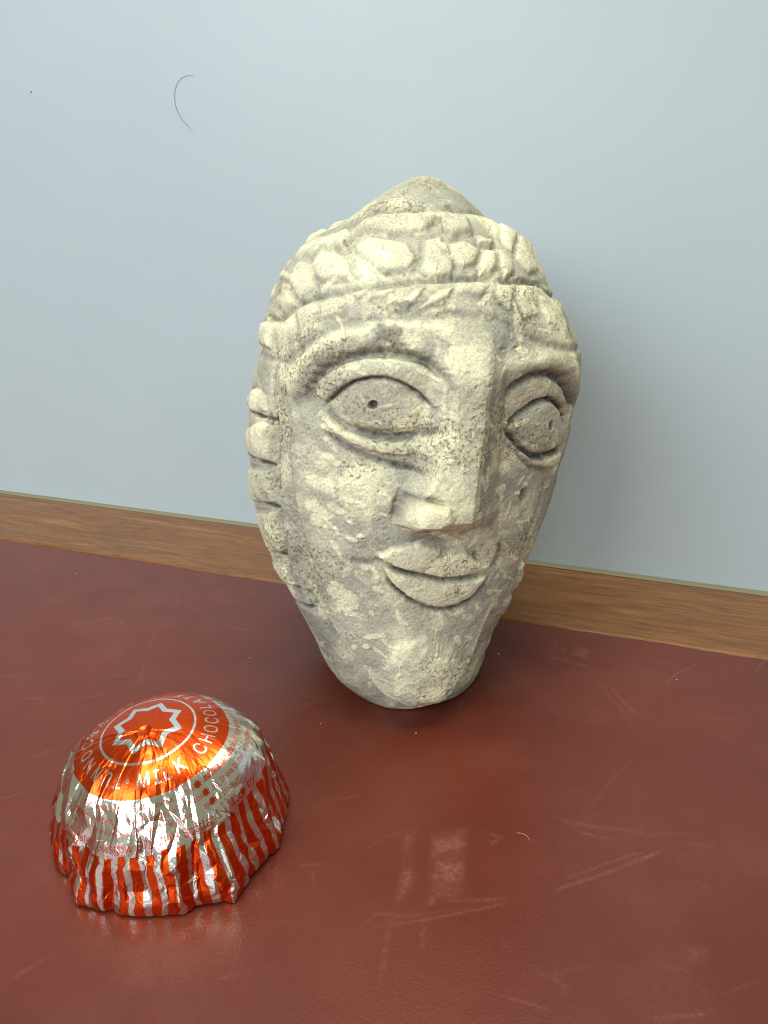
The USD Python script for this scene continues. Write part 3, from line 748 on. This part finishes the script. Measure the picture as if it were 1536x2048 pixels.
# weathered skin: soft lumps, rasp marks, chips and pits
lump = (meshkit.fbm(hv * 90, 3, 21) - 0.5) * 1.5 + (meshkit.fbm(hv * 320, 3, 22) - 0.5) * 0.30 + (meshkit.fbm(hv * 1100, 2, 23) - 0.5) * 0.24
rasp = meshkit.noise(np.c_[hv[:, 0] * 900 + hv[:, 2] * 300, hv[:, 1] * 900, hv[:, 2] * 170], 31)
lump -= 0.10 * sstep(rasp, 0.72, 0.92)
pit = meshkit.noise(hv * 650, 41)
lump -= 0.45 * sstep(pit, 0.79, 0.92) * sstep(meshkit.noise(hv * 70, 42), 0.35, 0.65)
flat = np.ones(len(hv))
flat[:-2] *= np.repeat(sstep(zr, 0, 0.004), ncol)
P3 += hn * (lump * flat / 1000)[:, None]
P3[:, 2] = np.maximum(P3[:, 2], 0.0004)
speck = sstep(meshkit.fbm(hv * 48, 4, 51), 0.44, 0.62)
speck[FI] = np.maximum(speck[FI], 0.85 * grime)
pale[FI] *= 1 - 0.5 * grime
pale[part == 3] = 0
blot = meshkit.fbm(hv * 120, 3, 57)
dirt_and_shade = np.maximum(dirt_and_shade, (part == 3) * (0.10 + 0.35 * sstep(blot, 0.3, 0.7)))  # greyer stone of the neck, with shade under the jaw painted in
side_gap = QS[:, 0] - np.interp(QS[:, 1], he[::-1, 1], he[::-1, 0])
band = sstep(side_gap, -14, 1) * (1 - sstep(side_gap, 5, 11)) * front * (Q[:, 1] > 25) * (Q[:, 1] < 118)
dirt_and_shade = np.maximum(dirt_and_shade, band * (0.05 + 0.28 * sstep(blot, 0.35, 0.7)))  # side band turning away from the light: its shade is put into the colour
pale = np.clip(pale * (0.55 + 1.1 * meshkit.fbm(hv * 150, 3, 52)), 0, 1)
# flakes of pale crust left on the cheeks, each with its own raised edge
fr_ = np.random.default_rng(77)
for k_ in range(230):
    c = np.array([fr_.uniform(-46, 40), fr_.uniform(10, 150)])
    a_, l_, w_ = fr_.normal(-0.7, 0.6), fr_.uniform(1.0, 4.2), fr_.uniform(0.4, 1.4)
    kk = FI[near_of(c[None], 6)]
    u_ = (Q[kk, 0] - c[0]) * math.cos(a_) + (Q[kk, 1] - c[1]) * math.sin(a_)
    v_ = -(Q[kk, 0] - c[0]) * math.sin(a_) + (Q[kk, 1] - c[1]) * math.cos(a_)
    d = np.hypot(u_ / l_, v_ / w_) + 1.5 * (meshkit.fbm(hv[kk] * 420, 3, 70 + k_ % 5) - 0.5)
    f = 1 - sstep(d, 0.75, 0.98)
    P3[kk] += hn[kk] * (0.16e-3 * f)[:, None]
    pale[kk] = np.maximum(pale[kk], fr_.uniform(0.5, 1.0) * f)
# stains with their own outline
for (sx, sz, rx, rz, v_) in STAINS:
    d = np.hypot((Q[:, 0] - sx) / rx, (Q[:, 1] - sz) / rz) + 1.6 * (meshkit.fbm(hv * 330, 3, 61) - 0.5)
    w = (1 - sstep(d, 0.6, 1.0)) * front
    speck = np.maximum(speck, 1.0 * w) if v_ > 0 else speck
    dirt_and_shade = np.maximum(dirt_and_shade, v_ * w)
    pale = pale * (1 - w) if v_ >= 0 else np.maximum(pale, w)

stone_m = mat('weathered_limestone', {
    'g': ('geometry', {}),
    'at': ('attribute', {'attribute': 'wear'}),
    'sep': ('separate_color', {}),
    'n1': ('noise_texture', {'scale': 62.0, 'detail': 10.0, 'roughness': 0.72}),
    'f1': ('map_range', {'from_min': 0.49, 'from_max': 0.635, 'to_min': 0.0, 'to_max': 1.0, 'clamp': True}),
    'fa': ('math', {'math_type': 'multiply_add', 'value2': 0.75}),
    'fc': ('math', {'math_type': 'minimum', 'value2': 1.0}),
    'n0': ('noise_texture', {'scale': 45.0, 'detail': 4.0}),
    'grey': ('rgb_ramp', {'ramp': [(0.35, (0.385, 0.374, 0.315)), (0.65, (0.555, 0.535, 0.42))]}),
    'mx': ('mix_color', {'b': (0.87, 0.84, 0.60)}),
    'n2': ('noise_texture', {'scale': 1500.0, 'detail': 4.0, 'roughness': 0.65}),
    'r2': ('rgb_ramp', {'ramp': [(0.30, (0.50, 0.49, 0.47)), (0.56, (1.0, 1.0, 1.0))]}),
    'gm': ('mix_color', {'blend_type': 'multiply', 'fac': 0.8}),
    'n3': ('noise_texture', {'scale': 900.0, 'detail': 5.0, 'roughness': 0.7}),
    'th': ('map_range', {'from_min': 0.0, 'from_max': 1.0, 'to_min': 0.72, 'to_max': 0.515}),
    'sb': ('math', {'math_type': 'subtract'}),
    'sg': ('math', {'math_type': 'multiply', 'value2': 14.0, 'use_clamp': True}),
    'so': ('math', {'math_type': 'multiply', 'value2': 0.82}),
    'mo': ('mix_color', {'b': (0.17, 0.142, 0.055)}),
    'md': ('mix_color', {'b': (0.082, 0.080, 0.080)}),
    'hs': ('math', {'math_type': 'multiply_add', 'value2': 0.6}),
    'b': ('bump', {'strength': 0.5, 'distance': 0.0004}),
    'p': ('principled_bsdf', {'roughness': 0.9, 'specular_ior_level': 0.15})},
    [('at.color', 'sep.color'), ('g.position', 'n1.vector'), ('g.position', 'n2.vector'), ('g.position', 'n3.vector'), ('g.position', 'n0.vector'), ('n0.fac', 'grey.fac'),
     ('n1.fac', 'f1.value'), ('sep.g', 'fa.value1'), ('f1.result', 'fa.value3'), ('fa.value', 'fc.value1'), ('grey.color', 'mx.a'), ('fc.value', 'mx.fac'),
     ('n2.fac', 'r2.fac'), ('mx.result', 'gm.a'), ('r2.color', 'gm.b'),
     ('sep.b', 'th.value'), ('n3.fac', 'sb.value1'), ('th.result', 'sb.value2'), ('sb.value', 'sg.value1'), ('sg.value', 'so.value1'), ('so.value', 'mo.fac'), ('gm.result', 'mo.a'),
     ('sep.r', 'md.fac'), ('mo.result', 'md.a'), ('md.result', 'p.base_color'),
     ('n2.fac', 'hs.value1'), ('n3.fac', 'hs.value3'), ('hs.value', 'b.height'), ('b.normal', 'p.normal')], 'p.BSDF')
head = thing('stone_head', 'weathered cream carved stone head standing on the leather', 'stone head')
pf = np.max(part[hf], axis=1)
split(head, P3, hf, pf, NAMES, stone_m, np.clip(np.c_[dirt_and_shade, pale, speck], 0, 1),
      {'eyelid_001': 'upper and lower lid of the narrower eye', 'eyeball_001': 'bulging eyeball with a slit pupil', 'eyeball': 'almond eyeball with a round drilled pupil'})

# ---------------------------------------------------------------- foil wrapped teacake
CX, CY = -0.0610, 0.1700
prof_rz = np.array([(0, 37.3), (5, 37.0), (10, 35.9), (15, 33.9), (20, 31.0), (24, 27.0), (27.2, 21.8), (29.6, 15.7), (31.3, 9.0), (32.5, 3.2), (32.4, 0.5)])
arc = np.r_[0, np.cumsum(np.hypot(*np.diff(prof_rz, axis=0).T))]
PR = PchipInterpolator(arc, prof_rz)
SMAX = arc[-1]
# the flat print, drawn as outlines: 1 = orange ink, 0 = bare foil; 0.05 mm to a cell
CELL, HALF = 0.04, 63.0
size = int(2 * HALF / CELL)
im = Image.new('L', (size, size), 0)
dr = ImageDraw.Draw(im)
to_px = lambda p: [tuple(x) for x in ((np.asarray(p, float) * [1, -1] + HALF) / CELL)]
circle = lambda r, n=240: np.c_[np.cos(np.linspace(0, 2 * np.pi, n)), np.sin(np.linspace(0, 2 * np.pi, n))] * r


def star(c, r1, r2, n, rot):
    a = rot + np.arange(2 * n) * math.pi / n
    r = np.where(np.arange(2 * n) % 2 == 0, r1, r2)
    return np.c_[np.cos(a) * r, np.sin(a) * r] + c


def lettering(text, height, radius, start_deg, ink, inward=True, anchor='', bold=False, squeeze=1.0, gap=0.0):
    """Words along a circle; degrees count from the front, positive to the right. inward: tops point to the centre."""
    m = meshkit.text_mesh(text, height, 0.001, bold)
    x_at = 0.0
    if anchor and text.index(anchor):
        x_at = meshkit.text_mesh(text[:text.index(anchor)] + '.', height, 0.001, bold).vertices[:, 0].max()
    tri = np.asarray(m.triangles)[np.asarray(m.face_normals)[:, 2] > 0.5]
    x, y = (tri[..., 0] - x_at) * squeeze, tri[..., 1]
    if inward:
        a = math.radians(-90 + start_deg) + x / radius
        r = radius - y
    else:
        a = math.radians(-90 + start_deg) - x / radius
        r = radius + y
    p = np.stack([r * np.cos(a), r * np.sin(a)], -1)
    for t in p:
        dr.polygon(to_px(t), fill=ink)


OFF = np.array([-2.8, -3.6])                            # the print sits a little off the crown
for k in range(48):                                     # stripes of the skirt
    a0 = (k + 0.5) * 2 * np.pi / 48
    w0, w1 = 0.036, 0.041
    r0, r1 = 34.8 + 0.4 * math.sin(k * 2.1), 63.0
    dr.polygon(to_px([(r0 * math.cos(a0 - w0), r0 * math.sin(a0 - w0)), (r1 * math.cos(a0 - w1), r1 * math.sin(a0 - w1)), (r1 * math.cos(a0 + w1), r1 * math.sin(a0 + w1)), (r0 * math.cos(a0 + w0), r0 * math.sin(a0 + w0))]), fill=255)
lettering('sweetened condensed milk powder, palm oil     INGREDIENTS: Malt, Wheat flour', 1.25, 24.2, 52, 255, anchor='INGREDIENTS', squeeze=0.95)
lettering('INGREDIENTS:', 1.25, 24.2, 52, 255, squeeze=0.95, bold=True)
lettering('vegetable oils [palm, rapeseed], Sugar, milk [lactose], oil, Shea butter, emulsifiers', 1.35, 27.0, 14, 255, anchor='Sugar', squeeze=0.98)
lettering('contribute to the production of sustainable palm oil    agents [sodium', 1.35, 29.6, 8, 255, anchor='sustainable', squeeze=0.98)
lettering('Uddingston, Glasgow G71 7HH Scotland    Made by', 2.3, 33.6, 5, 255, anchor='G71', squeeze=0.98)
for r, d in ((23.6, 47.5), (26.3, 49.5), (29.0, 50.5), (32.5, 67.5)):
    a = math.radians(-90 + d)
    dr.polygon(to_px(star(np.array([r * math.cos(a), r * math.sin(a)]), 1.15, 0.72, 8, 0.2)), fill=255)
dr.polygon(to_px(circle(21.6)), fill=255)
dr.polygon(to_px(circle(13.0)), fill=0)
dr.polygon(to_px(circle(12.4)), fill=255)
dr.polygon(to_px(star(np.zeros(2), 9.9, 7.5, 8, math.radians(-97))), fill=0)
dr.polygon(to_px(star(np.zeros(2), 7.8, 5.8, 8, math.radians(-97))), fill=255)


def around(text, degrees, height, radius, inward, squeeze):
    for ch, deg in zip(text, degrees):
        m = meshkit.text_mesh(ch, height, 0.001, False)
        tri = np.asarray(m.triangles)[np.asarray(m.face_normals)[:, 2] > 0.5]
        x, y = (tri[..., 0] - m.bounds[:, 0].mean()) * squeeze, tri[..., 1]
        a = math.radians(-90 + deg) + (1 if inward else -1) * x / (radius - 1.5 if inward else radius + 1.5)
        r = radius - y if inward else radius + y
        for t in np.stack([r * np.cos(a), r * np.sin(a)], -1):
            dr.polygon(to_px(t), fill=0, outline=0, width=8)


around('MILK', (11, 23, 32, 44), 3.6, 18.9, True, 0.86)
around('CHOCOLATE', np.arange(9) * 12.3 + 67, 3.6, 18.9, True, 0.86)
around('TEACAKE', np.arange(7) * 12.3 + 190, 3.6, 18.9, True, 0.86)
around("TUNNOCK'S", (-12, -24, -38, -53, -68, -83, -97, -105, -114), 3.6, 15.3, False, 0.86)
a = math.radians(-93)
dr.polygon(to_px(circle(0.5, 20) + [17.0 * math.cos(a), 17.0 * math.sin(a)]), fill=0)
ink = np.asarray(im, np.float32) / 255

# the crumpled sheet
fa = np.linspace(-math.pi * 0.5 - 1.95, -math.pi * 0.5 + 1.95, 930)
ba = np.linspace(fa[-1], fa[0] + 2 * math.pi, 190)[1:-1]
ca = np.r_[fa, ba]
cs = np.r_[np.linspace(0.02, 1, 400) * SMAX]
CA, CS = np.meshgrid(ca, cs)
prz = PR(CS)
ang = CA + 0.0
flat_q = np.stack([CS * np.cos(CA), CS * np.sin(CA)], -1)      # the sheet laid flat, mm


def crumple(seed, across, along, stretch=True):
    """Flat facets between random folds: heights at scattered points, linear in between; facets longer down the side than across it."""
    r = np.random.default_rng(seed)
    n = int(2 * math.pi * 22 / across * SMAX / along)
    s, a = SMAX * np.sqrt(r.uniform(0, 1.08, n)), r.uniform(-math.pi, math.pi, n)
    h = r.uniform(-1, 1, n)
    s, a, h = np.r_[s, s, s], np.r_[a - 2 * math.pi, a, a + 2 * math.pi], np.r_[h, h, h]
    keep = np.abs(a) < math.pi + 0.6
    s, a, h = s[keep], a[keep], h[keep]
    s, a, h = np.r_[s, np.zeros(60), np.full(60, SMAX * 1.1)], np.r_[a, np.linspace(-4, 4, 60), np.linspace(-4, 4, 60)], np.r_[h, np.zeros(60), np.zeros(60)]
    f = LinearNDInterpolator(np.c_[s / along, a * 24 / across], h, fill_value=0)
    w = (CA + math.pi) % (2 * math.pi) - math.pi
    return f(CS / along, w * 24 / across)


wrapd = (CA + math.pi) % (2 * math.pi) - math.pi
down = sstep(CS, 10, 34)
frontness = 0.5 - 0.5 * np.sin(CA)
calm = 0.30 + 0.70 * sstep(CS * (0.25 + 0.75 * frontness), 3, 18)       # the top behind the centre stays smooth
h = 0.85 * crumple(1, 4.6, 8.5) * (0.22 + 0.78 * down) * calm + 0.38 * crumple(2, 1.9, 4.0) * (0.5 + 0.5 * down) * calm + 0.05 * crumple(3, 0.7, 1.8) * calm
slip = (0.018 * crumple(11, 5.5, 8.0) + 0.02 * crumple(12, 2.2, 3.5)) * sstep(CS, 16, 38)      # the sheet shifts sideways where it is gathered
# pleats: gathered folds running up from the hem
rp = np.random.default_rng(5)
for k in range(24):
    a0, amp, wd, s0 = rp.uniform(-math.pi, math.pi), rp.normal(0, 0.38), rp.uniform(0.018, 0.06), rp.uniform(16, 38)
    lean = rp.normal(0, 0.004)
    da = (CA - a0 - lean * (CS - 40) + math.pi) % (2 * math.pi) - math.pi
    h += amp * np.clip(1 - np.abs(da) / wd, 0, 1) * sstep(CS, s0, s0 + 16)
h = h * (1 - 0.45 * sstep(CS, SMAX - 6, SMAX))
for deg, amp, wd, s0 in ((40, 3.4, 0.20, 26), (-47, -2.6, 0.22, 38), (-12, -0.9, 0.07, 34), (18, 0.9, 0.09, 30), (72, 1.3, 0.12, 26), (-30, 1.0, 0.1, 38), (-80, 1.2, 0.12, 30), (108, 1.2, 0.15, 28)):
    da = (CA - math.radians(-90 + deg) + math.pi) % (2 * math.pi) - math.pi
    h += amp * np.clip(1 - np.abs(da) / wd, 0, 1) * sstep(CS, s0, SMAX)
# shrivelled knot where the sheet was pinched, in front of the emblem's centre
kx, ky = flat_q[..., 0] + 2.6, flat_q[..., 1] + 6.2
kd = np.hypot(kx, ky)
ka = np.arctan2(ky, kx)
for k in range(15):
    a0, wd, ln_ = rp.uniform(-math.pi, 0.15), rp.uniform(0.06, 0.2), rp.uniform(4, 13)
    da = (ka - a0 - 0.02 * rp.normal() * kd + math.pi) % (2 * math.pi) - math.pi
    h += rp.uniform(-0.30, 0.42) * np.clip(1 - np.abs(da) / wd, 0, 1) * sstep(kd, 0.6, 1.8) * np.exp(-(kd / ln_) ** 2)
h += -0.35 * np.exp(-(kd / 1.4) ** 2) + 0.25 * np.exp(-((kd - 1.9) / 0.6) ** 2)
r_, z_ = prz[..., 0], prz[..., 1]
dp = PR(CS, 1)
ln = np.hypot(dp[..., 0], dp[..., 1])
nr, nz2 = -dp[..., 1] / ln, dp[..., 0] / ln
h = h + 3.2 * np.exp(-((CS - 25) / 9) ** 2) * np.exp(-(((CA - math.radians(-15) + math.pi) % (2 * math.pi) - math.pi) / 0.6) ** 2)
r_, z_ = r_ + nr * h, z_ + nz2 * h
hem = 0.6 * np.abs(np.interp(wrapd, np.sort(rp.uniform(-3.3, 3.3, 26)), rp.uniform(-1, 1, 26)))
z_ = z_ + hem * sstep(CS, SMAX - 6, SMAX)
z_ = np.maximum(z_, 0.15)
cv = np.stack([CX * 1000 + r_ * np.cos(CA + slip), CY * 1000 + r_ * np.sin(CA + slip), z_], -1).reshape(-1, 3) / 1000
nca, ncs = len(ca), len(cs)
cf = grid_faces(ncs, nca)
tip = len(cv)
cv = np.vstack([cv, cv[:nca].mean(0), (CX, CY, 0.0012)])
j = np.arange(nca)
inner = np.c_[np.full(nca, tip), j, (j + 1) % nca]
under_ = np.c_[np.full(nca, tip + 1), (ncs - 1) * nca + (j + 1) % nca, (ncs - 1) * nca + j]
cf = np.vstack([cf[:, ::-1], inner, under_])
n0 = vertex_normals(cv, cf)
if n0[tip][2] < 0:
    cf = cf[:, ::-1]
gx = np.clip((flat_q[..., 0] - OFF[0] + HALF) / CELL, 0, size - 2)
gy = np.clip((HALF - flat_q[..., 1] + OFF[1]) / CELL, 0, size - 2)
from scipy.ndimage import map_coordinates, uniform_filter
inkv = map_coordinates(uniform_filter(ink, 3), [gy.ravel(), gx.ravel()], order=1)
inkv = np.r_[inkv, 1.0, 0.0]
pd = np.hypot(flat_q[..., 0] - OFF[0], flat_q[..., 1] - OFF[1]).ravel()
reg = np.where(pd < 21.6, 0, np.where(pd < 34.8, 1, 2))
reg = np.r_[reg, 0, 2]
foil_m = mat('printed_foil', {
    'g': ('geometry', {}),
    'at': ('attribute', {'attribute': 'wear'}),
    'sep': ('separate_color', {}),
    'mx': ('mix_color', {'a': (0.90, 0.89, 0.86), 'b': (0.87, 0.088, 0.013)}),
    'n': ('noise_texture', {'scale': 900.0, 'detail': 2.0}),
    'b': ('bump', {'strength': 0.10, 'distance': 0.0004}),
    'rr': ('map_range', {'from_min': 0.0, 'from_max': 1.0, 'to_min': 0.14, 'to_max': 0.25}),
    'p': ('principled_bsdf', {'metallic': 1.0})},
    [('at.color', 'sep.color'), ('sep.r', 'mx.fac'), ('mx.result', 'p.base_color'), ('g.position', 'n.vector'), ('n.fac', 'b.height'), ('b.normal', 'p.normal'), ('sep.r', 'rr.value'), ('rr.result', 'p.roughness')], 'p.BSDF')
cake = thing('foil_wrapped_teacake', 'domed teacake in crumpled orange and silver foil on the leather', 'teacake')
split(cake, cv, cf, np.max(reg[cf], axis=1), ['printed_top', 'lettered_band', 'striped_skirt'], foil_m, np.c_[inkv, inkv, inkv],
      {'printed_top': 'orange disc with a silver star and words', 'lettered_band': 'silver band with lines of small orange words', 'striped_skirt': 'gathered skirt of orange and silver stripes'})

# ---------------------------------------------------------------- small things: the hair on the wall, specks on the leather
def tube(pts, r0, r1, sides=6):
    pts = np.asarray(pts, float)
    t = np.gradient(pts, axis=0)
    t /= np.linalg.norm(t, axis=1, keepdims=True)
    ref = np.array([0.3, 0.2, 0.93])
    a = np.cross(t, ref)
    a /= np.linalg.norm(a, axis=1, keepdims=True)
    b = np.cross(t, a)
    rr = np.interp(np.linspace(0, 1, len(pts)), [0, 0.15, 0.85, 1], [r1, r0, r0, r1])
    an = np.linspace(0, 2 * np.pi, sides, endpoint=False)
    v = (pts[:, None] + rr[:, None, None] * (np.cos(an)[None, :, None] * a[:, None] + np.sin(an)[None, :, None] * b[:, None])).reshape(-1, 3)
    return v, grid_faces(len(pts), sides)


def smooth_line(p, n=60):
    p = np.asarray(p, float)
    t = np.r_[0, np.cumsum(np.linalg.norm(np.diff(p, axis=0), axis=1))]
    from scipy.interpolate import CubicSpline
    return CubicSpline(t, p)(np.linspace(0, t[-1], n))


hair_m = mat('dark_hair', {'p': ('principled_bsdf', {'base_color': (0.035, 0.035, 0.045), 'roughness': 0.5})}, [], 'p.BSDF')
lint_m = mat('pale_lint', {'p': ('principled_bsdf', {'base_color': (0.72, 0.62, 0.52), 'roughness': 0.8})}, [], 'p.BSDF')
v, f = tube(smooth_line(HAIR), 0.000075, 0.00003)
p = put('/World/stray_hair', v, f, hair_m)
tag(p, 'dark curved stray hair stuck to the pale wall', 'hair')
v, f = tube(smooth_line(FIBRE, 24), 0.00006, 0.00003)
fibre_m = mat('dull_fibre', {'p': ('principled_bsdf', {'base_color': (0.5, 0.33, 0.25), 'roughness': 0.8})}, [], 'p.BSDF')
p = put('/World/curled_fibre', v, f, fibre_m)
tag(p, 'tiny pale curled fibre lying on the open leather', 'fibre')
p = usdkit.mesh(stage, '/World/wall_speck', trimesh.creation.icosphere(1, 0.00032).apply_translation(SPECK), hair_m).GetPrim()
tag(p, 'small dark speck on the wall left of the hair', 'speck')
WHERE = ['near the wooden border at the far left', 'behind the foil teacake', 'left of the foot of the stone head', 'right of the foot of the stone head',
         'below the wooden border at the far right', 'just in front of the stone head', 'between the teacake and the stone head']
for k, (x, y) in enumerate(CRUMBS):
    m = trimesh.creation.icosphere(1, 1.0)
    m.vertices *= np.array([0.00028, 0.0002, 0.00016]) * rng.uniform(0.5, 1.2)
    m.vertices += rng.normal(0, 0.00004, m.vertices.shape)
    m.apply_translation((x, y, 0.00012))
    p = usdkit.mesh(stage, '/World/crumb' + (f'_{k:03d}' if k else ''), m, lint_m).GetPrim()
    tag(p, 'tiny pale crumb on the leather ' + WHERE[k], 'crumb', 'crumbs scattered on the leather')
